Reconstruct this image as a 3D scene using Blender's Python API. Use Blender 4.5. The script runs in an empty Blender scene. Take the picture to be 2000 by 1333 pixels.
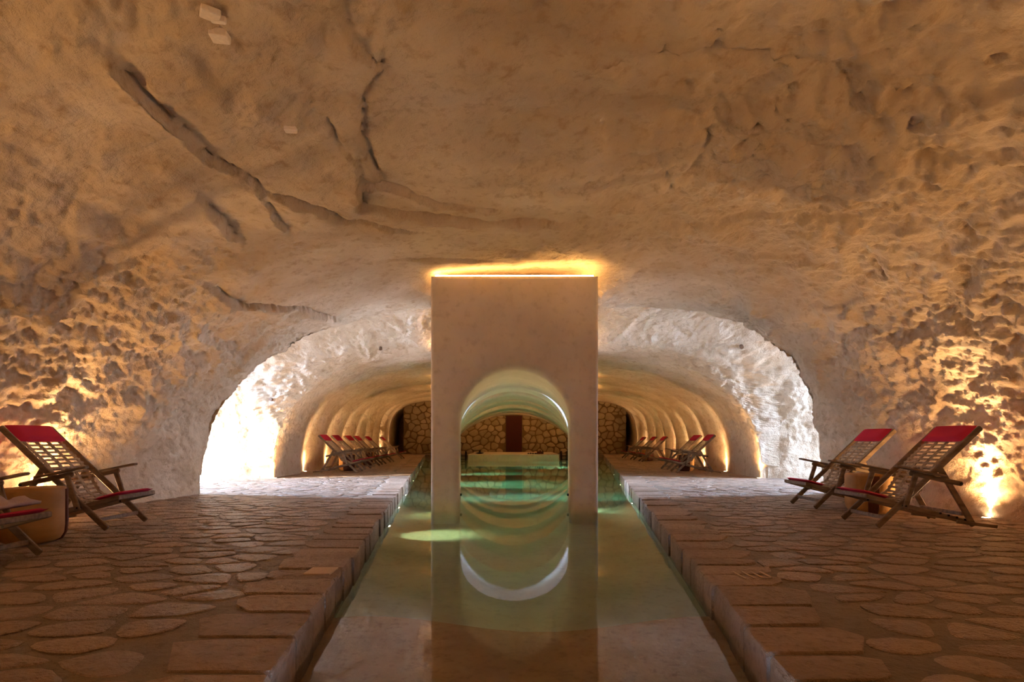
import bpy, bmesh, math, random
import numpy as np
from mathutils import Vector, Matrix

R = math.radians
PI = math.pi
rnd = random.Random(7)
sc = bpy.context.scene
COL = sc.collection

# ------------------------------------------------------------------ camera
F = 1111.0                       # focal length in pixels of the 2000 px frame
EYE = 0.75
cd = bpy.data.cameras.new('camera')
cam = bpy.data.objects.new('camera', cd)
COL.objects.link(cam)
cam.location = (0, 0, EYE)
cam.rotation_euler = (R(90), 0, 0)
cd.sensor_width = 36
cd.lens = 36 * F / 2000
cd.shift_x = -3 / 2000
cd.shift_y = (860 - 666.5) / 2000
cd.clip_start = 0.05
sc.camera = cam

# ------------------------------------------------------------------ world, sun, exposure
sc.view_settings.view_transform = 'Standard'
sc.view_settings.look = 'None'
sc.view_settings.gamma = 1
sc.view_settings.use_curve_mapping = False
sc.view_settings.exposure = 0.88
w = bpy.data.worlds.new('world')
sc.world = w
w.use_nodes = True
bg = w.node_tree.nodes['Background']
bg.inputs['Color'].default_value = (0.46, 0.66, 1.0, 1)
bg.inputs['Strength'].default_value = 17.0
sd = bpy.data.lights.new('sun', 'SUN')
sd.energy = 14
sd.angle = R(1.5)
sd.color = (1.0, 0.93, 0.82)
sun = bpy.data.objects.new('sun', sd)
COL.objects.link(sun)
SUN_DIR = Vector((0.9, 0.47, -0.16))
sun.rotation_euler = SUN_DIR.to_track_quat('-Z', 'Y').to_euler()
for sx in (-1, 1):               # portals that guide the sky light through the two side doorways
    pd = bpy.data.lights.new('daylight_portal', 'AREA')
    pd.shape = 'RECTANGLE'
    pd.size = 3.1
    pd.size_y = 2.9
    pd.cycles.is_portal = True
    po = bpy.data.objects.new('daylight_portal', pd)
    COL.objects.link(po)
    po.location = (sx * 10.4, 9.5, 1.45)
    po.rotation_euler = (R(90), 0, R(90) * sx)
for sx in (-1, 1):               # added area lights standing in for the upper sky, brightening the floor
    ad_ = bpy.data.lights.new('sky_fill', 'AREA')
    ad_.shape = 'RECTANGLE'
    ad_.size = 2.6
    ad_.size_y = .6
    ad_.energy = 520 if sx < 0 else 300
    ad_.spread = R(70)
    ad_.color = (.46, .64, 1.0)
    ao = bpy.data.objects.new('sky_fill', ad_)
    COL.objects.link(ao)
    ao.location = (sx * 10.3, 9.5, 2.35)
    ao.rotation_euler = Vector((-sx, 0, -.27)).to_track_quat('-Z', 'Z').to_euler()
try:
    sc.cycles.use_denoising = True
    sc.cycles.max_bounces = 14
    sc.cycles.diffuse_bounces = 8
    sc.cycles.transmission_bounces = 8
    sc.cycles.sample_clamp_indirect = 12
    sc.cycles.caustics_reflective = False
    sc.cycles.blur_glossy = 0.5
except Exception:
    pass
WARM = (1.0, 0.57, 0.235)
HOT = (1.0, 0.68, 0.36)

# ------------------------------------------------------------------ helpers
def tag(o, label=None, cat=None, group=None, kind=None):
    if label: o['label'] = label
    if cat: o['category'] = cat
    if group: o['group'] = group
    if kind: o['kind'] = kind
    return o

def link(name, me, mat=None, parent=None):
    o = bpy.data.objects.new(name, me)
    COL.objects.link(o)
    if mat is not None and me is not None and not me.materials:
        me.materials.append(mat)
    if parent: o.parent = parent
    return o

def mesh(name, verts, faces, smooth=False):
    me = bpy.data.meshes.new(name)
    me.from_pydata([tuple(v) for v in verts], [], [tuple(f) for f in faces])
    if smooth:
        me.polygons.foreach_set('use_smooth', [True] * len(me.polygons))
    me.update()
    return me

def empty(name, loc=(0, 0, 0), rz=0):
    o = bpy.data.objects.new(name, None)
    o.empty_display_size = 0.1
    COL.objects.link(o)
    o.location = loc
    o.rotation_euler = (0, 0, rz)
    return o

class MB:
    def __init__(s): s.v = []; s.f = []
    def add(s, vs, fs):
        n = len(s.v)
        s.v += [tuple(v) for v in vs]
        s.f += [tuple(i + n for i in f) for f in fs]
    def box(s, c, d, ch=0.0):
        s.beam((c[0], c[1], c[2] - d[2] / 2), (c[0], c[1], c[2] + d[2] / 2), d[0], d[1], ch, up=(0, 1, 0))
    def beam(s, p0, p1, wd, h, ch=0.004, up=(0, 0, 1)):
        """bar from p0 to p1, size wd sideways and h upwards, chamfered all round"""
        p0 = Vector(p0); p1 = Vector(p1)
        ax = (p1 - p0).normalized()
        side = ax.cross(Vector(up)).normalized()
        u = side.cross(ax).normalized()
        ch = min(ch, wd * .45, h * .45)
        a, b = wd / 2, h / 2
        if ch <= 0:
            prof = [(-a, -b), (a, -b), (a, b), (-a, b)]
            n = 4
            vs = [p + side * x + u * y for p in (p0, p1) for x, y in prof]
            fs = [(i, (i + 1) % n, n + (i + 1) % n, n + i) for i in range(n)] + [tuple(range(n))[::-1], tuple(range(n, 2 * n))]
        else:
            prof = [(-a + ch, -b), (a - ch, -b), (a, -b + ch), (a, b - ch), (a - ch, b), (-a + ch, b), (-a, b - ch), (-a, -b + ch)]
            n = 8
            k = 1 - ch / max(a, b)
            vs = []
            for p, sc_ in ((p0, k), (p0 + ax * ch, 1), (p1 - ax * ch, 1), (p1, k)):
                vs += [p + side * x * sc_ + u * y * sc_ for x, y in prof]
            fs = []
            for r in range(3):
                fs += [(r * n + i, r * n + (i + 1) % n, (r + 1) * n + (i + 1) % n, (r + 1) * n + i) for i in range(n)]
            fs += [tuple(range(n))[::-1], tuple(range(3 * n, 4 * n))]
        s.add(vs, fs)
    def lathe(s, c, prof, n=20, wob=None):
        """prof: list of (r, z); closed at both ends"""
        vs = []
        for r, z in prof:
            for i in range(n):
                a = 2 * PI * i / n
                k = wob(a, z) if wob else 1
                vs.append((c[0] + r * k * math.cos(a), c[1] + r * k * math.sin(a), c[2] + z))
        fs = []
        m = len(prof)
        for j in range(m - 1):
            fs += [(j * n + i, j * n + (i + 1) % n, (j + 1) * n + (i + 1) % n, (j + 1) * n + i) for i in range(n)]
        fs += [tuple(range(n))[::-1], tuple(range((m - 1) * n, m * n))]
        s.add(vs, fs)
    def tube(s, pts, r, n=8):
        pts = [Vector(p) for p in pts]
        vs = []
        for k, p in enumerate(pts):
            d = (pts[min(k + 1, len(pts) - 1)] - pts[max(k - 1, 0)]).normalized()
            ref = Vector((0, 0, 1)) if abs(d.z) < .9 else Vector((1, 0, 0))
            a = d.cross(ref).normalized(); b = a.cross(d)
            vs += [p + (a * math.cos(t) + b * math.sin(t)) * r for t in [2 * PI * i / n for i in range(n)]]
        fs = []
        for j in range(len(pts) - 1):
            fs += [(j * n + i, j * n + (i + 1) % n, (j + 1) * n + (i + 1) % n, (j + 1) * n + i) for i in range(n)]
        fs += [tuple(range(n))[::-1], tuple(range((len(pts) - 1) * n, len(pts) * n))]
        s.add(vs, fs)
    def build(s, name, mat, parent=None, smooth=False):
        return link(name, mesh(name, s.v, s.f, smooth), mat, parent)

# vectorised gradient noise
_rs = np.random.RandomState(11)
_perm = np.concatenate([_rs.permutation(256)] * 2)
_g = _rs.normal(size=(256, 3)); _g /= np.linalg.norm(_g, axis=1)[:, None]
def pn(x, y, z):
    xi = np.floor(x).astype(int); yi = np.floor(y).astype(int); zi = np.floor(z).astype(int)
    xf = x - xi; yf = y - yi; zf = z - zi
    u = xf**3 * (xf * (xf * 6 - 15) + 10); v = yf**3 * (yf * (yf * 6 - 15) + 10); t = zf**3 * (zf * (zf * 6 - 15) + 10)
    def gr(a, b, c):
        h = _perm[_perm[_perm[(xi + a) & 255] + ((yi + b) & 255)] + ((zi + c) & 255)]
        g = _g[h]
        return g[..., 0] * (xf - a) + g[..., 1] * (yf - b) + g[..., 2] * (zf - c)
    def L(a, b, k): return a + (b - a) * k
    return L(L(L(gr(0, 0, 0), gr(1, 0, 0), u), L(gr(0, 1, 0), gr(1, 1, 0), u), v),
             L(L(gr(0, 0, 1), gr(1, 0, 1), u), L(gr(0, 1, 1), gr(1, 1, 1), u), v), t)
def fbm(x, y, z, o=3, g=.5):
    s = 0; a = 1; f = 1
    for k in range(o):
        s = s + a * pn(x * f + 17.3 * k, y * f - 5.1 * k, z * f + 9.7 * k); a *= g; f *= 2.03
    return s
def sstep(a, b, x):
    t = np.clip((x - a) / (b - a), 0, 1)
    return t * t * (3 - 2 * t)

# ------------------------------------------------------------------ materials
def new_mat(name):
    m = bpy.data.materials.new(name)
    m.use_nodes = True
    nt = m.node_tree
    return m, nt, nt.nodes['Principled BSDF']
def N(nt, t, **kw):
    n = nt.nodes.new(t)
    for k, v in kw.items():
        if k in n.inputs: n.inputs[k].default_value = v
        else: setattr(n, k, v)
    return n
def rock_mat(name, c1, c2, c3, bump=.5, scale=1.0, rough=.9, spec=.2, obj_var=0.0, fine=60, dist=.02, wet=0.0):
    m, nt, p = new_mat(name)
    L = nt.links.new
    co = N(nt, 'ShaderNodeTexCoord')
    src = co.outputs['Object']
    n1 = N(nt, 'ShaderNodeTexNoise'); n1.inputs['Scale'].default_value = .9 * scale; n1.inputs['Detail'].default_value = 6; n1.inputs['Roughness'].default_value = .6
    n2 = N(nt, 'ShaderNodeTexNoise'); n2.inputs['Scale'].default_value = 9 * scale; n2.inputs['Detail'].default_value = 5; n2.inputs['Roughness'].default_value = .65
    n3 = N(nt, 'ShaderNodeTexNoise'); n3.inputs['Scale'].default_value = fine; n3.inputs['Detail'].default_value = 4; n3.inputs['Roughness'].default_value = .7
    for n in (n1, n2, n3): L(src, n.inputs['Vector'])
    r1 = N(nt, 'ShaderNodeValToRGB')
    r1.color_ramp.elements[0].position = .36; r1.color_ramp.elements[0].color = (*c1, 1)
    r1.color_ramp.elements[1].position = .64; r1.color_ramp.elements[1].color = (*c2, 1)
    L(n1.outputs['Fac'], r1.inputs['Fac'])
    mr = N(nt, 'ShaderNodeMapRange'); mr.inputs['From Min'].default_value = .52; mr.inputs['From Max'].default_value = .72; mr.inputs['To Max'].default_value = .75
    L(n2.outputs['Fac'], mr.inputs['Value'])
    mx = N(nt, 'ShaderNodeMixRGB'); mx.inputs['Color2'].default_value = (*c3, 1)
    L(mr.outputs[0], mx.inputs['Fac']); L(r1.outputs['Color'], mx.inputs['Color1'])
    out = mx.outputs['Color']
    if obj_var > 0:
        oi = N(nt, 'ShaderNodeObjectInfo')
        at = N(nt, 'ShaderNodeAttribute'); at.attribute_name = 'tone'
        ad = N(nt, 'ShaderNodeMath', operation='ADD'); L(oi.outputs['Random'], ad.inputs[0]); L(at.outputs['Fac'], ad.inputs[1])
        fr = N(nt, 'ShaderNodeMath', operation='FRACT'); L(ad.outputs[0], fr.inputs[0])
        vr = N(nt, 'ShaderNodeMapRange'); vr.inputs['To Min'].default_value = 1 - obj_var; vr.inputs['To Max'].default_value = 1 + obj_var
        L(fr.outputs[0], vr.inputs['Value'])
        hs = N(nt, 'ShaderNodeHueSaturation'); L(out, hs.inputs['Color']); L(vr.outputs[0], hs.inputs['Value'])
        out = hs.outputs['Color']
    L(out, p.inputs['Base Color'])
    ad1 = N(nt, 'ShaderNodeMath', operation='MULTIPLY_ADD'); ad1.inputs[1].default_value = .45
    L(n3.outputs['Fac'], ad1.inputs[0]); L(n2.outputs['Fac'], ad1.inputs[2])
    bp = N(nt, 'ShaderNodeBump'); bp.inputs['Strength'].default_value = bump; bp.inputs['Distance'].default_value = dist
    L(ad1.outputs[0], bp.inputs['Height']); L(bp.outputs['Normal'], p.inputs['Normal'])
    p.inputs['Roughness'].default_value = rough
    p.inputs['Specular IOR Level'].default_value = spec
    if wet > 0:
        rr = N(nt, 'ShaderNodeMapRange'); rr.inputs['From Min'].default_value = .35; rr.inputs['From Max'].default_value = .65
        rr.inputs['To Min'].default_value = rough - wet; rr.inputs['To Max'].default_value = rough
        L(n1.outputs['Fac'], rr.inputs['Value']); L(rr.outputs[0], p.inputs['Roughness'])
    return m
def wood_mat(name, c1, c2, sc_=1.0, rough=.65):
    m, nt, p = new_mat(name); L = nt.links.new
    co = N(nt, 'ShaderNodeTexCoord'); mp = N(nt, 'ShaderNodeMapping'); mp.inputs['Scale'].default_value = (6 * sc_, 40 * sc_, 25 * sc_)
    L(co.outputs['Object'], mp.inputs['Vector'])
    n = N(nt, 'ShaderNodeTexNoise'); n.inputs['Scale'].default_value = 1; n.inputs['Detail'].default_value = 5
    L(mp.outputs[0], n.inputs['Vector'])
    r = N(nt, 'ShaderNodeValToRGB'); r.color_ramp.elements[0].position = .3; r.color_ramp.elements[1].position = .7
    r.color_ramp.elements[0].color = (*c1, 1); r.color_ramp.elements[1].color = (*c2, 1)
    L(n.outputs['Fac'], r.inputs['Fac']); L(r.outputs[0], p.inputs['Base Color'])
    b = N(nt, 'ShaderNodeBump'); b.inputs['Strength'].default_value = .25; b.inputs['Distance'].default_value = .004
    L(n.outputs['Fac'], b.inputs['Height']); L(b.outputs[0], p.inputs['Normal'])
    p.inputs['Roughness'].default_value = rough; p.inputs['Specular IOR Level'].default_value = .3
    return m
def flat_mat(name, c, rough=.6, spec=.3, metal=0, bump=0, bs=200):
    m, nt, p = new_mat(name); L = nt.links.new
    co = N(nt, 'ShaderNodeTexCoord')
    n = N(nt, 'ShaderNodeTexNoise'); n.inputs['Scale'].default_value = bs; n.inputs['Detail'].default_value = 3
    L(co.outputs['Object'], n.inputs['Vector'])
    r = N(nt, 'ShaderNodeValToRGB')
    r.color_ramp.elements[0].color = (*[x * .82 for x in c], 1); r.color_ramp.elements[1].color = (*[min(1, x * 1.12) for x in c], 1)
    L(n.outputs['Fac'], r.inputs['Fac']); L(r.outputs[0], p.inputs['Base Color'])
    if bump:
        b = N(nt, 'ShaderNodeBump'); b.inputs['Strength'].default_value = bump; b.inputs['Distance'].default_value = .003
        L(n.outputs['Fac'], b.inputs['Height']); L(b.outputs[0], p.inputs['Normal'])
    p.inputs['Roughness'].default_value = rough; p.inputs['Specular IOR Level'].default_value = spec; p.inputs['Metallic'].default_value = metal
    return m
def glow_mat(name, c, s):
    m, nt, p = new_mat(name)
    p.inputs['Emission Color'].default_value = (*c, 1); p.inputs['Emission Strength'].default_value = s
    p.inputs['Base Color'].default_value = (.8, .8, .8, 1)
    return m

M = {}
M['rock'] = rock_mat('cave_rock', (.50, .375, .25), (.66, .535, .40), (.38, .255, .15), bump=.8, fine=38, dist=.03, rough=.95, spec=.1)
M['plaster'] = rock_mat('smooth_plaster', (.64, .545, .46), (.76, .66, .57), (.56, .46, .38), bump=.15, fine=80, dist=.006, rough=.8, spec=.25)
M['paving'] = rock_mat('paving_stone', (.33, .215, .14), (.46, .315, .22), (.20, .125, .08), bump=1.0, scale=2.6, fine=60, dist=.045, rough=.5, spec=.45, obj_var=.16, wet=.12)
M['mortar'] = rock_mat('mortar', (.23, .172, .125), (.30, .23, .17), (.155, .112, .078), bump=1.0, scale=2, fine=70, dist=.03, rough=.65, spec=.4)
M['coping'] = rock_mat('coping_stone', (.33, .22, .145), (.46, .32, .225), (.22, .14, .09), bump=1.0, scale=2.5, fine=65, dist=.04, rough=.6, spec=.4, obj_var=.14)
M['wallstone'] = rock_mat('rubble_stone', (.46, .35, .21), (.60, .47, .30), (.38, .27, .15), bump=.5, scale=2, fine=40, dist=.01, rough=.9, spec=.15, obj_var=.16)
M['walljoint'] = rock_mat('rubble_joint', (.22, .14, .07), (.28, .18, .10), (.18, .11, .06), bump=.5, fine=40, rough=.95, spec=.1)
M['basin'] = rock_mat('pool_plaster', (.58, .52, .38), (.70, .64, .50), (.48, .41, .28), bump=.35, scale=1.6, fine=40, dist=.01, rough=.8, spec=.2)
M['shelf'] = rock_mat('pool_shelf', (.42, .245, .12), (.58, .37, .21), (.28, .145, .065), bump=.4, scale=2.4, fine=30, dist=.012, rough=.8, spec=.2)
M['wood'] = wood_mat('weathered_teak', (.13, .085, .055), (.27, .185, .12))
M['slat'] = wood_mat('pale_teak', (.24, .165, .105), (.42, .31, .21))
M['red'] = flat_mat('red_fabric', (.50, .022, .055), rough=.85, spec=.15, bump=.3, bs=300)
M['log'] = wood_mat('log_wood', (.30, .145, .04), (.46, .25, .085), sc_=.3)
M['bark'] = flat_mat('bark', (.10, .035, .025), rough=.9, bump=.8, bs=40)
M['door'] = flat_mat('dark_red_door', (.085, .012, .008), rough=.5, bs=8)
M['metal'] = flat_mat('dark_metal', (.02, .018, .016), rough=.4, metal=.6)
M['brass'] = flat_mat('brown_fitting', (.16, .09, .05), rough=.5)
M['steel'] = flat_mat('steel_ring', (.35, .33, .30), rough=.35, metal=.9)
M['towel'] = flat_mat('lilac_towel', (.46, .36, .38), rough=.95, spec=.05, bump=.8, bs=150)
M['tab'] = flat_mat('pale_gypsum', (.86, .76, .66), rough=.9, bump=.3, bs=60)
M['inlay'] = flat_mat('pale_inlay', (.58, .42, .29), rough=.6, bump=.4, bs=80)
M['led'] = glow_mat('led_strip', (1.0, .60, .20), 28)
M['lampglass'] = glow_mat('lamp_glass', (1.0, .75, .45), 30)
M['poollamp'] = glow_mat('pool_lamp', (1.0, .88, .5), 14)

# water: real refraction over an absorbing body
wm, nt, p = new_mat('pool_water'); L = nt.links.new
nt.nodes.remove(p)
outn = nt.nodes['Material Output']
gl = N(nt, 'ShaderNodeBsdfPrincipled')
gl.inputs['Base Color'].default_value = (1, 1, 1, 1); gl.inputs['Roughness'].default_value = .03
gl.inputs['IOR'].default_value = 1.33; gl.inputs['Transmission Weight'].default_value = 1
co = N(nt, 'ShaderNodeTexCoord'); mp = N(nt, 'ShaderNodeMapping'); mp.inputs['Scale'].default_value = (1, .55, 1)
L(co.outputs['Object'], mp.inputs['Vector'])
nn = N(nt, 'ShaderNodeTexNoise'); nn.inputs['Scale'].default_value = 1.6; nn.inputs['Detail'].default_value = 2.5
L(mp.outputs[0], nn.inputs['Vector'])
bp = N(nt, 'ShaderNodeBump'); bp.inputs['Strength'].default_value = .10; bp.inputs['Distance'].default_value = .012
L(nn.outputs['Fac'], bp.inputs['Height']); L(bp.outputs[0], gl.inputs['Normal'])
L(gl.outputs[0], outn.inputs['Surface'])
va = N(nt, 'ShaderNodeVolumeAbsorption'); va.inputs['Color'].default_value = (.30, .86, .72, 1); va.inputs['Density'].default_value = .58
L(va.outputs[0], outn.inputs['Volume'])
M['water'] = wm

# ------------------------------------------------------------------ cave shell
WATER_Z = -0.137
POOL0, POOL1 = 1.1, 24.8
def wR(y): return .62 + .137 * y
def wL(y): return .53 + .137 * y
kD  = np.array([-6, 0, 4, 6, 7.95, 11.2, 13.7, 20, 31.5, 34])
kaL = np.array([4.7, 4.7, 4.62, 4.55, 4.36, 4.72, 4.92, 5.45, 6.7, 6.8])
kaR = np.array([4.7, 4.7, 4.60, 4.55, 4.32, 4.86, 4.98, 5.55, 6.6, 6.7])
kb  = np.array([3.0, 3.0, 2.95, 2.87, 2.88, 2.52, 2.46, 2.56, 2.97, 2.97])
knL = np.array([2.6, 2.6, 2.5, 2.4, 2.3, 2.6, 3.0, 3.8, 5.5, 5.5])
knR = np.array([2.7, 2.7, 2.7, 2.8, 2.8, 2.7, 3.0, 3.8, 5.5, 5.5])
XEND = 10.5
LAMPS_FAR = [13.5, 15.6, 17.6, 19.6, 21.6, 23.7, 26.2, 28.8]
def radius(ph, y):
    """distance from the floor axis to the cave surface along angle ph (0 = right, pi = left)"""
    c = np.cos(ph); s = np.maximum(np.sin(ph), 1e-3)
    left = c < 0
    aL = np.interp(y, kD, kaL); aR = np.interp(y, kD, kaR)
    nL = np.interp(y, kD, knL); nR = np.interp(y, kD, knR)
    b = np.interp(y, kD, kb)
    sm = sstep(12.0, 13.2, y) * (1 - sstep(30, 31, y))
    wave = np.cos(2 * PI * (y - 13.5) / 2.04) * sm
    a = np.where(left, aL, aR) + .09 * wave
    n = np.where(left, nL, nR)
    b = (b + .035 * wave) * (1 + .045 * c * (1 - sstep(8.5, 10.5, y)))
    r0 = (np.abs(c / a) ** n + (s / b) ** n) ** (-1 / n)
    dy = np.abs((y - 9.5) / np.where(y < 9.5, 1.56, 1.62))
    m_ = np.where(y < 9.5, 3.2, 2.4)
    zt = 3.0 * np.maximum(1 - dy ** m_, 0) ** (1 / m_)
    r1 = np.minimum(zt / s, XEND / np.maximum(np.abs(c), 1e-3))
    k = np.where(y < 9.5, .02, 1.3)
    h = np.maximum(k - np.abs(r0 - r1), 0) / k
    rr = np.maximum(r0, r1) + np.where(r1 > .2, h * h * k * .25, 0)
    return rr
# rows along the cave: even in surface length, denser where it is near or turns a corner
ztl = np.linspace(.002, 2.0, 900)
ys = np.unique(np.round(np.concatenate([np.arange(-5.5, 33.6, .004), 9.5 + 1.62 * (1 - (ztl / 3) ** 2.4) ** (1 / 2.4), 9.5 - 1.56 * (1 - (ztl[::10] / 3) ** 3.2) ** (1 / 3.2)]), 9))
phs = np.array([.06, .2, .45, .9, PI / 2, PI - .9, PI - .45, PI - .2, PI - .06])
rg = np.stack([radius(np.full_like(ys, q), ys) for q in phs])
dr = np.abs(np.diff(rg, axis=1)).max(0)
step = np.interp(ys, [-5.5, 0, 1.5, 2.3, 7.9, 10, 11, 14, 20, 33], [.30, .12, .05, .018, .028, .05, .04, .05, .08, .15])[:-1]
near_side = (ys[:-1] > 7.7) & (ys[:-1] < 8.6)
dens = np.sqrt(np.diff(ys) ** 2 + np.where(near_side, dr * .05, dr * .8) ** 2) / step
cum = np.concatenate([[0], np.cumsum(dens)])
NR = int(cum[-1])
Y = np.interp(np.linspace(0, cum[-1], NR), cum, ys)
NP = 540
t = np.linspace(-.012, PI + .012, 4001)
base = radius(np.clip(t, 0, PI), np.full_like(t, 5.0))
xx = base * np.cos(t); zz = base * np.sin(t)
ar = np.concatenate([[0], np.cumsum(np.hypot(np.diff(xx), np.diff(zz)))])
PH = np.interp(np.linspace(0, ar[-1], NP), ar, t)
PHg, Yg = np.meshgrid(PH, Y)
Rg = radius(np.clip(PHg, 0, PI), Yg)
P = np.stack([Rg * np.cos(PHg), Yg, Rg * np.sin(PHg)], -1)
P[..., 2] = np.where((PHg < 0) | (PHg > PI), -.08, P[..., 2])
du = np.gradient(P, axis=0); dv = np.gradient(P, axis=1)
Nn = np.cross(du, dv); Nn /= np.maximum(np.linalg.norm(Nn, axis=-1, keepdims=True), 1e-9)
ctr = np.stack([np.zeros_like(Yg), Yg, np.full_like(Yg, 1.0)], -1)
osgn = 1.0 if np.median(((P - ctr) * Nn).sum(-1)) > 0 else -1.0
Nn *= osgn                       # outward
# the far faces of the two side passages get an even grid of their own
PX, PZ = np.meshgrid(np.arange(4.98, 9.0, .026), np.arange(-.05, 2.3, .024), indexing='ij')
PY = 9.5 + 1.62 * (1 - (np.clip(PZ, 0, 3) / 3) ** 2.4) ** (1 / 2.4)
GN = PX.size
x = np.concatenate([P[..., 0].ravel(), PX.ravel(), -PX.ravel()])
y = np.concatenate([P[..., 1].ravel(), PY.ravel(), PY.ravel()])
z = np.concatenate([P[..., 2].ravel(), PZ.ravel(), PZ.ravel()])
side = sstep(2.6, 4.2, np.abs(x)) * (1 - sstep(2.35, 2.75, z))
wallrough = sstep(2.0, 3.6, np.abs(x))
ceil = 1 - sstep(3.0, 4.2, np.abs(x))
d = .10 * fbm(x * .45, y * .35, z * .5, 2)                                    # slow swell
# layered ledges of the bedding, running obliquely over the roof
q = (x * .55 + y * .9 + 1.1 * fbm(x * .35, y * .35, z * .4 + 4, 3)) * 1.15
saw = q - np.floor(q)
led = (sstep(0, .9, saw) - sstep(.9, 1.0, saw))
d += .040 * led * ceil * sstep(-.25, .35, fbm(x * .3 + 7, y * .3, z * .3, 2)) * sstep(0, 3, y)
# flaky rock
wx = .35 * fbm(x * 1.3 + 50, y * 1.3, z * 1.3, 2); wy_ = .35 * fbm(x * 1.3, y * 1.3 + 50, z * 1.3, 2)
f1 = fbm(x * 1.6, y * 1.6, z * 1.9, 3, .55)
def stair(v, sharp=.72):
    fl = np.floor(v); return fl + sstep(sharp, 1.0, v - fl)
t1 = stair(5.5 * fbm(x * 1.5 + wx, y * 1.1 + wy_, z * 1.9, 5, .58))          # broken layers
t2 = stair(4.0 * fbm(x * 5.0 + wx * 3, y * 4.0, z * 5.5 + wy_ * 3, 4, .6), .5)   # flakes
f2 = np.abs(fbm(x * 4.2 + 3, y * 3.4, z * 4.6, 4, .6))
f3 = fbm(x * 13, y * 9 + z * 4, z * 13, 3, .65)
patch = sstep(-.1, .35, fbm(x * .8 + 20, y * .8, z * .8, 2))
near = 1 - sstep(7.6, 9.5, y)
pc = sstep(-.05, .3, fbm(x * .6 + 60, y * .6, z * .6, 3))
d += .045 * f1 * (.45 + .8 * wallrough)
d += t1 * (.009 + .010 * wallrough * near + .013 * pc * ceil)
d += t2 * (.0018 + .0075 * wallrough * (.3 + .7 * patch) * (.3 + .7 * near) + .005 * pc * ceil)
d -= .045 * f2 * (.15 + wallrough * (.3 + .7 * patch) * (.3 + .7 * near))
d += .012 * f3 * (.5 + 1.1 * wallrough)
far = sstep(12, 13, y)
d *= 1 - .55 * far
# cracks and ledges that the photograph shows on the roof, by pixel
def roof(px, py, zc=2.86):
    D = F * (zc - EYE) / (860 - py)
    return ((px - 1003) / F * D, D)
def crack(pts, depth, width, ledge=0.0, lw=.35):
    global d
    q = [roof(*p_) for p_ in pts]
    dist = np.full_like(x, 9.0); sd_ = np.zeros_like(x)
    for (x0, y0), (x1, y1) in zip(q[:-1], q[1:]):
        ex, ey = x1 - x0, y1 - y0
        L2 = ex * ex + ey * ey
        wob = .035 * fbm(x * 3, y * 3, z * 0, 2)
        tt = np.clip(((x - x0) * ex + (y - y0) * ey) / L2, 0, 1)
        dx = x - (x0 + ex * tt) + wob; dy_ = y - (y0 + ey * tt) + wob
        dd = np.hypot(dx, dy_)
        s_ = np.sign(ex * dy_ - ey * dx)
        m_ = dd < dist
        dist = np.where(m_, dd, dist); sd_ = np.where(m_, s_, sd_)
    msk = z > 1.4
    vary = np.clip(.9 + 1.0 * fbm(x * 1.7 + 90, y * 1.7, z, 3, .6), .4, 1.4)
    depth = depth * vary; ledge_ = ledge * vary
    d += np.where(msk, 1.7 * depth * np.exp(-(dist / (width * .9)) ** 2), 0)
    if ledge:
        d += np.where(msk & (sd_ > 0), 1.5 * ledge_ * np.exp(-dist / lw), 0)
crack([(245, 85), (330, 170), (400, 250), (500, 310), (540, 372)], .042, .014, -.05, .22)
crack([(655, -20), (680, 80), (735, 130)], .035, .02, -.05, .16)
crack([(735, 130), (708, 200), (705, 270), (735, 332)], .045, .020, -.05, .14)
crack([(700, 352), (702, 380), (780, 405), (880, 425), (1040, 440)], .06, .03, -.07, .4)
crack([(730, 350), (790, 372), (850, 398), (960, 412)], .05, .02, -.05, .16)
crack([(545, 335), (640, 372), (670, 400), (760, 425)], .05, .025, -.05, .22)
crack([(400, 325), (430, 355), (455, 385)], .04, .02, -.05, .15)
crack([(760, 490), (860, 500), (920, 505)], .05, .03, -.04, .2)
crack([(425, 460), (480, 495), (590, 530), (650, 560)], .04, .025, -.05, .25)
crack([(640, 225), (665, 270), (700, 305)], .02, .012, 0)
crack([(1235, 160), (1300, 152), (1350, 165), (1500, 172)], .02, .02, .06, .25)
crack([(1600, 175), (1660, 215), (1715, 230)], .02, .025, .03, .2)
crack([(1275, 330), (1300, 370), (1310, 400)], .045, .022, .0)
crack([(1370, 300), (1385, 330), (1370, 355)], .045, .030, .0)
crack([(1055, 252), (1110, 256)], .035, .018, .0)
crack([(1700, 425), (1730, 428)], .05, .02, .0)
crack([(1090, 415), (1160, 435), (1240, 440)], .02, .02, .05, .3)
crack([(1350, 455), (1400, 475), (1440, 478)], .02, .02, .04, .2)
# rough flaked disc and pits on the right of the roof
cx_, cy_ = roof(1530, 320)
disc = np.exp(-(((x - cx_) / 1.15) ** 2 + ((y - cy_) / 1.3) ** 2) ** 2) * (z > 1.4)
d += disc * (.05 + .022 * stair(6 * fbm(x * 2.4 + 9 + wx, y * 2.6 + wy_, z, 5, .62), .75) + .03 * f3)
pits = fbm(x * 5.5 + 40, y * 5.5, z * 5.5, 1)
px_, py_ = roof(1800, 210)
pm = np.exp(-(((x - px_) / 1.6) ** 2 + ((y - py_) / 1.3) ** 2)) * (z > 1.2)
d += .07 * sstep(.30, .42, pits) * (pm + .25 * wallrough * near)
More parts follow.
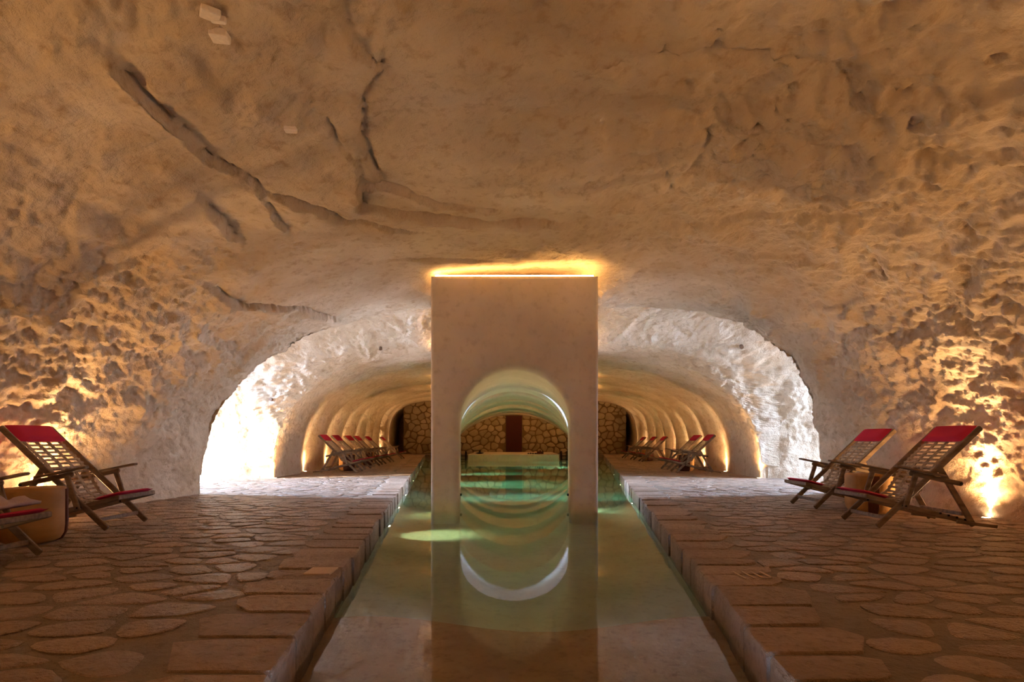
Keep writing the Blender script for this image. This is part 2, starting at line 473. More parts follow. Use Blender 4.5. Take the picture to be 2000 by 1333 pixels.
# rougher pick-marked bulge on the walls beside the wall lamps
for sx in (-1, 1):
    g = np.exp(-(((x - sx * 4.2) / 1.0) ** 2 + ((y - 5.2) / 1.5) ** 2 + ((z - 1.7) / .9) ** 2))
    d += g * (.012 * stair(6 * fbm(x * 4.6 + wx, y * 4.2 + 5, z * 5.2, 5, .66), .7) + .01)
d *= sstep(-.02, .12, z) * .85 + .15
d *= 1 - .55 * wallrough * (1 - sstep(.3, 1.3, z))
d *= 1 - .85 * np.exp(-(np.maximum(np.abs(x) - 1.1, 0) / .3) ** 2 - ((y - 7.1) / .5) ** 2)
d = np.where((y > 8.0) & (y < 8.4) & (np.abs(x) > 4.4), 0, d)
dpat = d[-2 * GN:].reshape(2, *PX.shape)
d = d[:-2 * GN].reshape(P.shape[:2])
Pd = P + Nn * d[..., None]
Pd[..., 2] = np.where((PHg < 0) | (PHg > PI), -.08, Pd[..., 2])
# smooth vertex normals over the whole shell
du = np.gradient(Pd, axis=0); dv = np.gradient(Pd, axis=1)
Vn = np.cross(du, dv); Vn /= np.maximum(np.linalg.norm(Vn, axis=-1, keepdims=True), 1e-9)
Vn *= -osgn
flip = np.median(((np.cross(np.gradient(P, axis=0), np.gradient(P, axis=1)) * Nn).sum(-1))) > 0
def shell_piece(name, j0, j1, label=None):
    V = Pd[:, j0:j1 + 1].reshape(-1, 3); n_ = j1 - j0 + 1
    i, j = np.meshgrid(np.arange(NR - 1), np.arange(n_ - 1), indexing='ij')
    a = (i * n_ + j).ravel()
    quads = np.stack([a, a + 1, a + n_ + 1, a + n_], 1) if flip else np.stack([a, a + n_, a + n_ + 1, a + 1], 1)
    # leave the two doorways open
    cen = V[quads].mean(1)
    quads = quads[~((np.abs(cen[:, 0]) > XEND - .25) & (cen[:, 1] > 7.9) & (cen[:, 1] < 11.2))]
    me = bpy.data.meshes.new(name)
    me.vertices.add(len(V)); me.vertices.foreach_set('co', V.astype(np.float32).ravel())
    me.loops.add(quads.size); me.loops.foreach_set('vertex_index', quads.astype(np.int32).ravel())
    me.polygons.add(len(quads))
    me.polygons.foreach_set('loop_start', np.arange(0, quads.size, 4, dtype=np.int32))
    me.polygons.foreach_set('use_smooth', np.ones(len(quads), dtype=bool))
    me.update(calc_edges=True); me.validate()
    me.normals_split_custom_set_from_vertices([tuple(v) for v in Vn[:, j0:j1 + 1].reshape(-1, 3)])
    o = link(name, me, M['rock'])
    tag(o, kind='structure')
    return o
jr = int(np.searchsorted(PH, .62)); jl = int(np.searchsorted(PH, PI - .62))
shell_piece('wall_right', 0, jr)
shell_piece('ceiling', jr, jl)
shell_piece('wall_left', jl, NP - 1)
for sx, dp_, nm in ((1, dpat[0], 'wall_passage_right'), (-1, dpat[1], 'wall_passage_left')):
    front = .03 - .06 * (1 - sstep(4.98, 5.4, PX)) - .08 * sstep(1.6, 2.2, PZ)
    V_ = np.stack([sx * PX, PY + dp_ - front, PZ], -1).reshape(-1, 3)
    n1_, n2_ = PX.shape
    i_, j_ = np.meshgrid(np.arange(n1_ - 1), np.arange(n2_ - 1), indexing='ij')
    a_ = (i_ * n2_ + j_).ravel()
    q_ = np.stack([a_, a_ + n2_, a_ + n2_ + 1, a_ + 1], 1)
    tag(link(nm, mesh(nm, V_.tolist(), q_.tolist(), True), M['rock']), kind='structure')
# closing walls behind the camera and beyond the stone wall
for nm, k in (('wall_rear', 0), ('wall_end', NR - 1)):
    loop = Pd[k]
    vs = [(0, Y[k], 1.2)] + [tuple(v) for v in loop]
    fs = [(0, i, i + 1) for i in range(1, len(loop))] + [(0, len(loop), 1)]
    tag(link(nm, mesh(nm, vs, fs), M['rock']), kind='structure')

# ------------------------------------------------------------------ floor and pool basin
Y0, Y1 = -5.6, 33.6
yy = np.arange(POOL0, POOL1 + .01, .5)
V = []; Fc = []
def strip(xa, xb, ylist, z0):
    """grid of quads between two x-functions"""
    n0 = len(V)
    for y_ in ylist:
        for k in range(9):
            V.append((xa(y_) + (xb(y_) - xa(y_)) * k / 8, y_, z0))
    for i in range(len(ylist) - 1):
        for k in range(8):
            a = n0 + i * 9 + k
            Fc.append((a, a + 1, a + 10, a + 9))
ylist = list(np.linspace(POOL0, 31.6, 60))
strip(lambda y_: wR(min(y_, 40)) + .02, lambda y_: 11.5, ylist, -.006)
strip(lambda y_: -11.5, lambda y_: -wL(min(y_, 40)) - .02, ylist, -.006)
strip(lambda y_: -8.2, lambda y_: 8.2, [Y0, -2, 0, POOL0], -.006)
strip(lambda y_: -8.2, lambda y_: 8.2, [31.6, 33.6], -.006)
floor = link('floor', mesh('floor', V, Fc), M['mortar'])
tag(floor, kind='structure')

def bottom(y_):                  # depth of the pool floor
    return float(np.interp(y_, [POOL0, 2.9, 2.96, 4, 6, 9, 14, 25], [-.27, -.29, -.62, -.68, -.85, -1.15, -1.35, -1.35]))
def basin_piece():
    vs = []; fs = []
    yl = list(np.arange(POOL0, 2.9, .15)) + [2.9, 2.96] + list(np.arange(3.2, POOL1 + 6.9, .3))
    nx = 13
    for y_ in yl:
        b_ = bottom(min(y_, 25)); l, r = -wL(y_) - .06, wR(y_) + .06
        b2 = b_ + (0 if y_ < 2.95 else 0)
        row = [(l, y_, -.10), (l, y_, b2 + .05)]
        for k in range(nx):
            u_ = k / (nx - 1)
            wz = .02 * math.sin(3.1 * (l + (r - l) * u_) + y_ * 1.3) + .015 * math.sin(y_ * 2.1 + u_ * 9)
            yo = y_ + (.09 * math.sin(u_ * 7 + 1.0) if abs(y_ - 2.93) < .05 else 0)
            row.append((l + (r - l) * u_ + (.04 if k == 0 else -.04 if k == nx - 1 else 0), yo, b_ + wz))
        row += [(r, y_, b2 + .05), (r, y_, -.10)]
        vs += row
    m_ = nx + 4
    for i in range(len(yl) - 1):
        for k in range(m_ - 1):
            a = i * m_ + k
            fs.append((a, a + 1, a + m_ + 1, a + m_))
    n0 = len(vs)
    for y_ in (POOL0, yl[-1]):
        l, r, b_ = -wL(y_) - .06, wR(y_) + .06, bottom(min(y_, 25)) - .1
        vs += [(l, y_, -.10), (r, y_, -.10), (r, y_, b_), (l, y_, b_)]
    fs += [(n0, n0 + 1, n0 + 2, n0 + 3), (n0 + 4, n0 + 5, n0 + 6, n0 + 7)]
    o = link('pool_basin', mesh('pool_basin', vs, fs, False), M['basin'])
    o.data.materials.append(M['shelf'])
    for pgn in o.data.polygons:
        if pgn.center.y < 2.9: pgn.material_index = 1
    return tag(o, kind='structure')
basin = basin_piece()
# far end of the pool, closed by the ledge in front of the stone wall
led_ = MB()
led_.box((0, 27.0, -.65), (3.98, 4.4, 1.56), .03)
ledge = led_.build('pool_ledge', M['plaster'])
tag(ledge, kind='structure')
g = MB()
g.box((0, 30.2, -.1), (11, 2.7, .2), .02)
tag(g.build('trim_1', M['mortar']), kind='structure')

# water body
vs = []
ya, yb = POOL0 - .05, POOL1 + 4.2
for zz_ in (WATER_Z, -1.6):
    vs += [(-wL(ya) - .05, ya, zz_), (wR(ya) + .05, ya, zz_), (wR(yb) + .05, yb, zz_), (-wL(yb) - .05, yb, zz_)]
water = link('pool_water', mesh('pool_water', vs, [(0, 1, 2, 3), (7, 6, 5, 4), (0, 4, 5, 1), (1, 5, 6, 2), (2, 6, 7, 3), (3, 7, 4, 0)]), M['water'])
tag(water, 'clear green pool water running down the middle of the cave', 'water', kind='stuff')

for s_, nm in ((-1, 'ground'), (1, 'ground')):  # unseen ground outside, added to block sky light from below
    b = MB(); b.box((s_ * 31.5, 9.5, -.06), (40, 60, .1), 0)
    tag(b.build('ground', M['mortar']), kind='structure')

# ------------------------------------------------------------------ irregular stones: Voronoi cells
def clip(poly, px, py, nx, ny):
    """keep the side of the line through (px,py) where dot(p-p0, n) <= 0"""
    out = []
    for i in range(len(poly)):
        a = poly[i]; b = poly[(i + 1) % len(poly)]
        da = (a[0] - px) * nx + (a[1] - py) * ny; db = (b[0] - px) * nx + (b[1] - py) * ny
        if da <= 0: out.append(a)
        if (da < 0 < db) or (db < 0 < da):
            t_ = da / (da - db); out.append((a[0] + (b[0] - a[0]) * t_, a[1] + (b[1] - a[1]) * t_))
    return out
def cells(inside, x0, x1, y0, y1, sx, sy, gap, seed, lines=lambda c: []):
    """sites on a jittered grid; returns (centre, rounded polygon)"""
    r_ = random.Random(seed)
    pts = {}
    nx, ny = int((x1 - x0) / sx), int((y1 - y0) / sy)
    for i in range(-1, nx + 1):
        for j in range(-1, ny + 1):
            pts[(i, j)] = (x0 + (i + .5 + (.5 if j % 2 else 0) + r_.uniform(-.42, .42)) * sx, y0 + (j + .5 + r_.uniform(-.42, .42)) * sy)
    out = []
    k_ = sx / sy
    for (i, j), c in pts.items():
        if not inside(c): continue
        poly = [(c[0] - 2 * sx, c[1] - 2 * sy), (c[0] + 2 * sx, c[1] - 2 * sy), (c[0] + 2 * sx, c[1] + 2 * sy), (c[0] - 2 * sx, c[1] + 2 * sy)]
        for a in (-2, -1, 0, 1, 2):
            for b in (-2, -1, 0, 1, 2):
                q_ = pts.get((i + a, j + b))
                if q_ is None or (a == 0 and b == 0): continue
                # anisotropic bisector
                nx_, ny_ = (q_[0] - c[0]), (q_[1] - c[1]) * k_ * k_
                l_ = math.hypot(nx_, ny_)
                g_ = gap * r_.uniform(.25, .75)
                mx_, my_ = (q_[0] + c[0]) / 2 - nx_ / l_ * g_, (q_[1] + c[1]) / 2 - ny_ / l_ * g_
                poly = clip(poly, mx_, my_, nx_, ny_)
                if len(poly) < 3: break
            if len(poly) < 3: break
        for ln in lines(c):
            if len(poly) >= 3: poly = clip(poly, *ln)
        if len(poly) < 3: continue
        A = sum(poly[k][0] * poly[(k + 1) % len(poly)][1] - poly[(k + 1) % len(poly)][0] * poly[k][1] for k in range(len(poly))) / 2
        if abs(A) < sx * sy * .18: continue
        # cut the corners twice (Chaikin), jitter
        for q2 in range(2):
            np_ = []
            for k in range(len(poly)):
                a = poly[k]; b = poly[(k + 1) % len(poly)]
                if math.hypot(a[0] - b[0], a[1] - b[1]) < .012: np_.append(((a[0] + b[0]) / 2, (a[1] + b[1]) / 2)); continue
                w1, w2 = (.22, .78)
                np_ += [(a[0] * (1 - w1) + b[0] * w1, a[1] * (1 - w1) + b[1] * w1), (a[0] * (1 - w2) + b[0] * w2, a[1] * (1 - w2) + b[1] * w2)]
            poly = np_
        jr_ = min(sx, sy) * .022
        poly = [(a + r_.uniform(-jr_, jr_), b + r_.uniform(-jr_, jr_)) for a, b in poly]
        out.append((c, poly))
    return out
def stone_geo(c, poly, top, low, r_, ch=.012, dome=.004):
    """a slab: foot ring, shoulder ring, top ring, centre"""
    n_ = len(poly)
    cx = sum(p_[0] for p_ in poly) / n_; cy = sum(p_[1] for p_ in poly) / n_
    vs = [(a, b, low) for a, b in poly]
    tilt = (r_.uniform(-.012, .012), r_.uniform(-.012, .012)); dz = r_.uniform(-.002, .003)
    def zz__(a, b, k): return top + dz + (a - cx) * tilt[0] + (b - cy) * tilt[1] + k
    vs += [(a, b, zz__(a, b, -ch * .6)) for a, b in poly]
    for sc_, kk in ((1 - .09, 0), (.5, dome)):
        vs += [(cx + (a - cx) * sc_, cy + (b - cy) * sc_, zz__(a, b, kk + r_.uniform(-.0012, .0012))) for a, b in poly]
    vs.append((cx, cy, zz__(cx, cy, dome)))
    fs = []
    for lv in range(3):
        fs += [(lv * n_ + k, lv * n_ + (k + 1) % n_, (lv + 1) * n_ + (k + 1) % n_, (lv + 1) * n_ + k) for k in range(n_)]
    fs += [(3 * n_ + k, 3 * n_ + (k + 1) % n_, 4 * n_) for k in range(n_)]
    return vs, fs
def put_stones(lst, name, mat, parent, cap, score, rot=None, **kw):
    lst = sorted(lst, key=score)
    r_ = random.Random(5)
    rest = MB(); tones = []
    for k, (c, poly) in enumerate(lst):
        vs, fs = stone_geo(c, poly, r_=r_, **kw)
        if rot: vs = [rot(v) for v in vs]
        if k < cap:
            o = link(name, mesh(name, vs, fs, False), mat, parent)
        else:
            t_ = r_.random()
            rest.add(vs, fs); tones += [t_] * len(fs)
    if rest.v:
        o = rest.build(name, mat, parent); tag(o, kind='stuff')
        at = o.data.attributes.new('tone', 'FLOAT', 'FACE'); at.data.foreach_set('value', tones)

COPW = .40
def in_deck(c):
    x_, y_ = c
    if y_ < 1.3 or y_ > 31.2: return False
    lim = 4.95 + max(0, (y_ - 12)) * .07
    if 7.8 < y_ < 11.2: lim = 6.9
    if abs(x_) > lim: return False
    return x_ > wR(y_) + COPW + .03 or x_ < -wL(y_) - COPW - .03
def deck_lines(c):
    s_ = 1 if c[0] > 0 else -1
    w0 = (.62 if s_ > 0 else .53)
    x0 = s_ * (w0 + .137 * c[1] + COPW + .0)
    l_ = math.hypot(1, .137)
    return [(x0, c[1], -s_ / l_, .137 / l_)]
st = cells(in_deck, -7, 7, 1.0, 31.4, .30, .20, .040, 3, deck_lines)
def vis_score(it):
    (x_, y_), _ = it
    px = abs(x_) / y_ * F
    return y_ + (4 if px > 1010 else 0)
put_stones(st, 'paving_stone', M['paving'], floor, 300, vis_score, top=.0, low=-.03, ch=.006, dome=.002)

# coping stones along both pool edges
cop_far = MB(); tones = []
r_ = random.Random(21)
for s_ in (1, -1):
    y_ = 1.28
    while y_ < POOL1 + 6.2:
        ln = r_.uniform(.20, .36) if y_ < 20 else .5
        ye = y_ + ln
        w0 = .62 if s_ > 0 else .53
        fx = lambda q_: w0 + .137 * q_
        g_ = r_.uniform(.006, .012)
        jit = r_.uniform(-.010, .010)
        dep = COPW + r_.uniform(-.05, .04)
        tz = r_.uniform(-.006, .006)
        # outline seen from above, pool side first
        ol = [(fx(y_ + g_) + jit, y_ + g_), (fx((y_ + ye) / 2) + jit - .004, (y_ + ye) / 2), (fx(ye - g_) + jit, ye - g_),
              (fx(ye) + dep * r_.uniform(.72, .96), ye - g_ * 1.5), (fx(ye) + dep * r_.uniform(.97, 1.06), ye - ln * r_.uniform(.15, .4)), (fx(y_) + dep * r_.uniform(.95, 1.05), y_ + ln * r_.uniform(.18, .4)), (fx(y_) + dep * r_.uniform(.72, .96), y_ + g_ * 1.5)]
        if s_ < 0: ol = [(-a, b) for a, b in ol][::-1]
        cx = sum(a for a, b in ol) / 7; cy = sum(b for a, b in ol) / 7
        vs = []
        for zz_, k in ((-.30, 1.0), (-.016, 1.0), (-.004, .982), (.003 + tz, .955), (.005 + tz, .5)):
            for a, b in ol:
                rr_ = r_.uniform(-.004, .004)
                vs.append((cx + (a - cx) * k + rr_, cy + (b - cy) * k, zz_ + (r_.uniform(-.003, .003) if zz_ > -.1 else 0)))
        vs.append((cx, cy, .006 + tz))
        fs = []
        for lv in range(4):
            fs += [(lv * 7 + k, lv * 7 + (k + 1) % 7, (lv + 1) * 7 + (k + 1) % 7, (lv + 1) * 7 + k) for k in range(7)]
        fs += [(28 + k, 28 + (k + 1) % 7, 35) for k in range(7)]
        if y_ < 15: link('coping_stone', mesh('coping_stone', vs, fs), M['coping'], floor)
        else:
            cop_far.add(vs, fs); tones += [r_.random()] * len(fs)
        y_ = ye
o = cop_far.build('coping_stone', M['coping'], floor); tag(o, kind='stuff')
at = o.data.attributes.new('tone', 'FLOAT', 'FACE'); at.data.foreach_set('value', tones)

# ------------------------------------------------------------------ stone wall at the end
WY = 31.5
bw = MB()
bw.box((.05, WY + .25, 1.45), (12.3, .42, 3.1), .01)
back = bw.build('wall_back', M['walljoint']); tag(back, kind='structure')
def in_back(c):
    x_, z_ = c
    if not (-6.05 < x_ < 6.2 and -.05 < z_ < 2.98): return False
    return abs(x_ - .02) > .5 or z_ > 2.2
bs = cells(in_back, -6.2, 6.3, -.1, 3.1, .40, .34, .05, 9, lambda c: ([(.02 + .47, 0, -1, 0)] if (c[0] > .02 and c[1] < 2.2) else [(.02 - .47, 0, 1, 0)] if c[1] < 2.2 else [(0, 2.15, 0, -1)]) + [(0, 0, 0, -1), (-6.1, 0, -1, 0), (6.24, 0, 1, 0)])
def bscore(it):
    (x_, z_), _ = it
    px = abs(x_ * F / WY)
    vis = px > 166 or (px < 106 and z_ < .55 + 50 / F * WY - (px / 106) ** 2 * 1.0 + .35)
    return (0 if vis else 1, px)
put_stones(bs, 'rubble_stone', M['wallstone'], back, 300, bscore, rot=lambda v: (v[0], WY + .04 - v[2], v[1]), top=.035, low=-.02, ch=.02, dome=.012)
dm = MB(); dm.box((.02, WY + .0, 1.05), (.88, .07, 2.10), .006)
door = dm.build('door_1', M['door']); tag(door, kind='structure')
dm = MB(); dm.beam((.36, WY - .06, .95), (.36, WY - .06, 1.12), .02, .02, .004, up=(0, 1, 0)); dm.build('door_handle', M['metal'], door)

# ------------------------------------------------------------------ plaster arches over the pool
def spot(loc, direc, energy, size, color=WARM, blend=.6, rad=.02):
    ld = bpy.data.lights.new('lamp', 'SPOT'); ld.energy = energy; ld.spot_size = R(size); ld.spot_blend = blend
    ld.color = color; ld.shadow_soft_size = rad
    o = bpy.data.objects.new('lamp_light', ld); COL.objects.link(o); o.location = loc
    o.rotation_euler = Vector(direc).to_track_quat('-Z', 'Y').to_euler()
    return o
ARCH = [(6.89, 163, 107.5, 138), (10.6, 156, 110, 107), (14.2, 158, 117, 87), (17.9, 159, 125, 75), (21.5, 160, 136, 62), (25.0, 160, 147, 56), (28.6, 160, 157, 50)]
ARCH_LABEL = ['front pale plaster arch block standing in the pool, glowing strip on top',
              'second plaster arch over the pool, just behind the front one',
              'third plaster arch over the pool, seen through the first two',
              'fourth plaster arch over the pool, halfway down the cave',
              'fifth plaster arch over the pool, far down the cave',
              'sixth plaster arch over the pool, last but one before the stone wall',
              'last and widest plaster arch over the pool, nearest the stone wall']
TOPZ = 2.745
for k, (D, ho, rp, crown) in enumerate(ARCH):
    s = D / F
    HO = ho * s; Rr = rp * s; cz = EYE + (crown - rp) * s
    cx = .012 if k == 0 else 0
    zb = -1.45
    th = 2.5 if k == 0 else 1.5 if k < 6 else .6
    ci = int(np.argmin(np.abs(Y - D - .3))); cseg = Pd[ci][np.abs(Pd[ci, :, 0]) < HO + .1]; cseg = cseg[cseg[:, 2] > 1]
    TOPZ = 2.745 if k == 0 else float(cseg[:, 2].min()) - .05
    # inner path: up the left leg, round the arch, down the right leg
    inner = []; outer = []
    low = max(cz, zb + .3) if cz > -.2 else None
    a0 = PI if cz > WATER_Z - .3 else PI - math.asin(min(.999, max(0, (WATER_Z - .35 - cz)) / Rr))
    xs, zs = Rr * math.cos(a0), cz + Rr * math.sin(a0)
    n1 = 6; na = 44
    for i in range(n1):
        t_ = i / n1; inner.append((xs, zb + (zs - zb) * t_)); 
    for i in range(na + 1):
        a = a0 + (PI - a0 - a0) * i / na if False else a0 - (2 * a0 - PI) * i / na
        inner.append((Rr * math.cos(a), cz + Rr * math.sin(a)))
    for i in range(1, n1 + 1):
        t_ = i / n1; inner.append((-xs, zs + (zb - zs) * t_))
    NI = len(inner)
    # outer path: matching points by height on the legs, by angle over the arch
    aC = math.atan2(TOPZ - cz, HO)
    for i, (a, b) in enumerate(inner):
        if i < n1: outer.append((-HO, b))
        elif i >= NI - n1: outer.append((HO, b))
        else:
            ang = math.atan2(b - cz, a)
            ca, sa = math.cos(ang), math.sin(ang)
            tt = min(HO / max(abs(ca), 1e-6), (TOPZ - cz) / max(sa, 1e-6) if sa > 0 else 1e9)
            outer.append((ca * tt, max(cz + sa * tt, b if sa < 0 else -9)))
    # snap the nearest samples to the two top corners
    for sx in (-1, 1):
        j = min(range(NI), key=lambda q_: (outer[q_][0] - sx * HO) ** 2 + (outer[q_][1] - TOPZ) ** 2)
        outer[j] = (sx * HO, TOPZ)
    rows = []
    ri, ro = .10, .05
    for (ax_, az_), (bx_, bz_) in zip(inner, outer):
        n_ = Vector((bx_ - ax_, bz_ - az_)); ln = n_.length; n_ /= ln
        rI = min(ri, ln * .35); rO = min(ro, ln * .3)
        row = []
        for i in range(6):       # inner front bevel
            a = PI / 2 * i / 5; row.append((rI * (1 - math.cos(a)), rI * (1 - math.sin(a))))
        for q_ in (.25, .5, .75): row.append((rI + (ln - rI - rO) * q_, 0))
        for i in range(5):
            a = PI / 2 * i / 4; row.append((ln - rO * (1 - math.sin(a)), rO * (1 - math.cos(a))))
        for i in range(5):
            a = PI / 2 * i / 4; row.append((ln - rO * (1 - math.cos(a)), th - rO * (1 - math.sin(a))))
        for i in range(6):
            a = PI / 2 * i / 5; row.append((rI * (1 - math.sin(a)), th - rI * (1 - math.cos(a))))
        rows.append([((ax_ + n_.x * u_) * (1 + .9 * v_ / D), v_, az_ + n_.y * u_) for u_, v_ in row])
    m_ = len(rows[0]); vs = [v for rw in rows for v in rw]
    fs = [(i * m_ + j, i * m_ + (j + 1) % m_, (i + 1) * m_ + (j + 1) % m_, (i + 1) * m_ + j) for i in range(NI - 1) for j in range(m_)]
    ar_ = empty('plaster_arch', (cx, D, 0))
    tag(ar_, ARCH_LABEL[k], 'arch', 'plaster arches over the pool')
    body = link('arch_body', mesh('arch_body', vs, fs, True), M['plaster'], ar_)
    bmx = bmesh.new(); bmx.from_mesh(body.data); bmesh.ops.recalc_face_normals(bmx, faces=bmx.faces); bmx.to_mesh(body.data); bmx.free()
    for e in body.data.polygons: e.use_smooth = True
    lb = MB()
    iw = HO - .05
    for (p0, p1) in (((-iw, .05, TOPZ + .012), (iw, .05, TOPZ + .012)), ((-iw, th - .05, TOPZ + .012), (iw, th - .05, TOPZ + .012)),
                     ((-iw, .06, TOPZ + .012), (-iw, th - .06, TOPZ + .012)), ((iw, .06, TOPZ + .012), (iw, th - .06, TOPZ + .012))):
        lb.beam(p0, p1, .014, .010, .002)
    if k < 6:
        for sx in (-1, 1):       # added fill lights that warm the arch soffits, with made-up fixtures
            fb = MB(); xl = sx * (Rr * 1.0 * (1 + .9 * .9 / D) - .012)
            fb.box((xl, .9, .0), (.03, .07, .03), .006)
            fb.build('arch_fill_light', M['metal'], ar_)
            spot((cx + xl - sx * .03, D + .9, .03), (-sx * .28, 0, 1), 13, 120, (1.0, .74, .34), 1.0, .03)
    lo = lb.build('light_strip', M['led'], ar_); tag(lo, 'warm glowing light strip')

# ------------------------------------------------------------------ lamps
def wall_x(y_, s_):
    ph = .03 if s_ > 0 else PI - .03
    i = int(np.argmin(np.abs(Y - y_))); j = int(np.argmin(np.abs(PH - ph)))
    seg = Pd[i, :, 0][(Pd[i, :, 2] > .0) & (Pd[i, :, 2] < .16) & (Pd[i, :, 0] * s_ > 0)]
    return float(np.min(np.abs(seg))) * s_
lamp_me = None
def uplight(y_, s_, e=1.0, xoff=.04, x_=None):
    global lamp_me
    X = (wall_x(y_, s_) if x_ is None else x_) - s_ * xoff
    if lamp_me is None:
        b = MB(); b.lathe((0, 0, 0), [(.045, -.01), (.045, .006), (.035, .008), (.033, .004)], 16)
        lamp_me = mesh('floor_lamp_ring', b.v, b.f); lamp_me.materials.append(M['steel'])
        b = MB(); b.lathe((0, 0, 0), [(.032, .004), (.032, .007), (.02, .009)], 16)
        uplight.glass = mesh('lamp_glass', b.v, b.f); uplight.glass.materials.append(M['lampglass'])
    a = link('floor_light', lamp_me, None, floor); a.location = (X, y_, 0)
    g_ = link('lamp_glass', uplight.glass, None, a)
    spot((X, y_, .03), (s_ * .07, 0, 1), 120 * e, 15, HOT, .7)
    spot((X + s_ * .015, y_, .03), (s_ * .02, 0, 1), 70 * e, 42, HOT, .8)
    spot((X - s_ * .05, y_, .03), (-s_ * .5, 0, 1), 50 * e, 150, WARM, 1.0)
for s_ in (-1, 1):
    for y_, e in ((-3.5, 1.8), (-.5, 2.0), (2.4, 1.9), (5.45, 1.8)): uplight(y_, s_, e)
    uplight(11.15, s_, .8, x_=s_ * (4.72 if s_ < 0 else 4.85))
    for y_ in LAMPS_FAR: uplight(y_, s_, .85)
# lamps under water in the pool walls
def pool_lamp(y_, s_, e=1.0):
    X = s_ * ((.62 if s_ > 0 else .53) + .137 * y_)
    b = MB()
    b.tube([(0, 0, 0), (-s_ * .02, 0, 0)], .045, 14)
    a = b.build('pool_light', M['steel'], basin); a.location = (X - s_ * .012, y_, -.36)
    b = MB(); b.tube([(-s_ * .02, 0, 0), (-s_ * .026, 0, 0)], .034, 14); b.build('lamp_glass', M['poollamp'], a)
    spot((X - s_ * .06, y_, -.36), (-s_, 0, -1.2 if y_ < 8 else -.55), (50 if y_ < 8 else 420) * e, 62, (1.0, .86, .52) if y_ < 8 else (.85, 1.0, .86), .8, .03)
for y_ in (2.0, 6.1, 7.7, 9.4, 12.6, 15.7, 19, 22.3): pool_lamp(y_, -1)  # the nearest and the one beneath the front arch are added for brightness
for y_ in (1.9, 8.2, 11.5, 14.8, 19.8, 23): pool_lamp(y_, 1)  # the nearest is an added, unseen lamp that brightens the shelf

# ------------------------------------------------------------------ deck chairs
def copy_tree(o, parent=None):
    c = o.copy(); COL.objects.link(c)
    c.parent = parent
    for ch in list(o.children): copy_tree(ch, c)
    return c
CW = .50
def rounded_slab(cx, cy, cz, L_, W_, T_, mb, ax=Vector((1, 0, 0)), up=Vector((0, 0, 1))):
    """soft cushion: rounded box along ax (length L_), width W_ along y, thickness T_ along up"""
    yv = Vector((0, 1, 0))
    nl, nw = 9, 11
    vs = []; idx = {}
    for sgn_ in (1, -1):
        for i in range(nl):
            for j in range(nw):
                u_ = -1 + 2 * i / (nl - 1); v_ = -1 + 2 * j / (nw - 1)
                k = (max(0, 1 - abs(u_) ** 6) * max(0, 1 - abs(v_) ** 8)) ** .35
                # corners rounded in plan
                uu = u_ * (1 - .05 * abs(v_) ** 6); vv = v_ * (1 - .03 * abs(u_) ** 6)
                p_ = Vector((cx, cy, cz)) + ax * (uu * L_ / 2) + yv * (vv * W_ / 2) + up * (sgn_ * T_ / 2 * k)
                idx[(sgn_, i, j)] = len(vs); vs.append(p_)
    fs = []
    for sgn_ in (1, -1):
        for i in range(nl - 1):
            for j in range(nw - 1):
                f = [idx[(sgn_, i, j)], idx[(sgn_, i + 1, j)], idx[(sgn_, i + 1, j + 1)], idx[(sgn_, i, j + 1)]]
                fs.append(tuple(f if sgn_ > 0 else f[::-1]))
    mb.add(vs, fs)
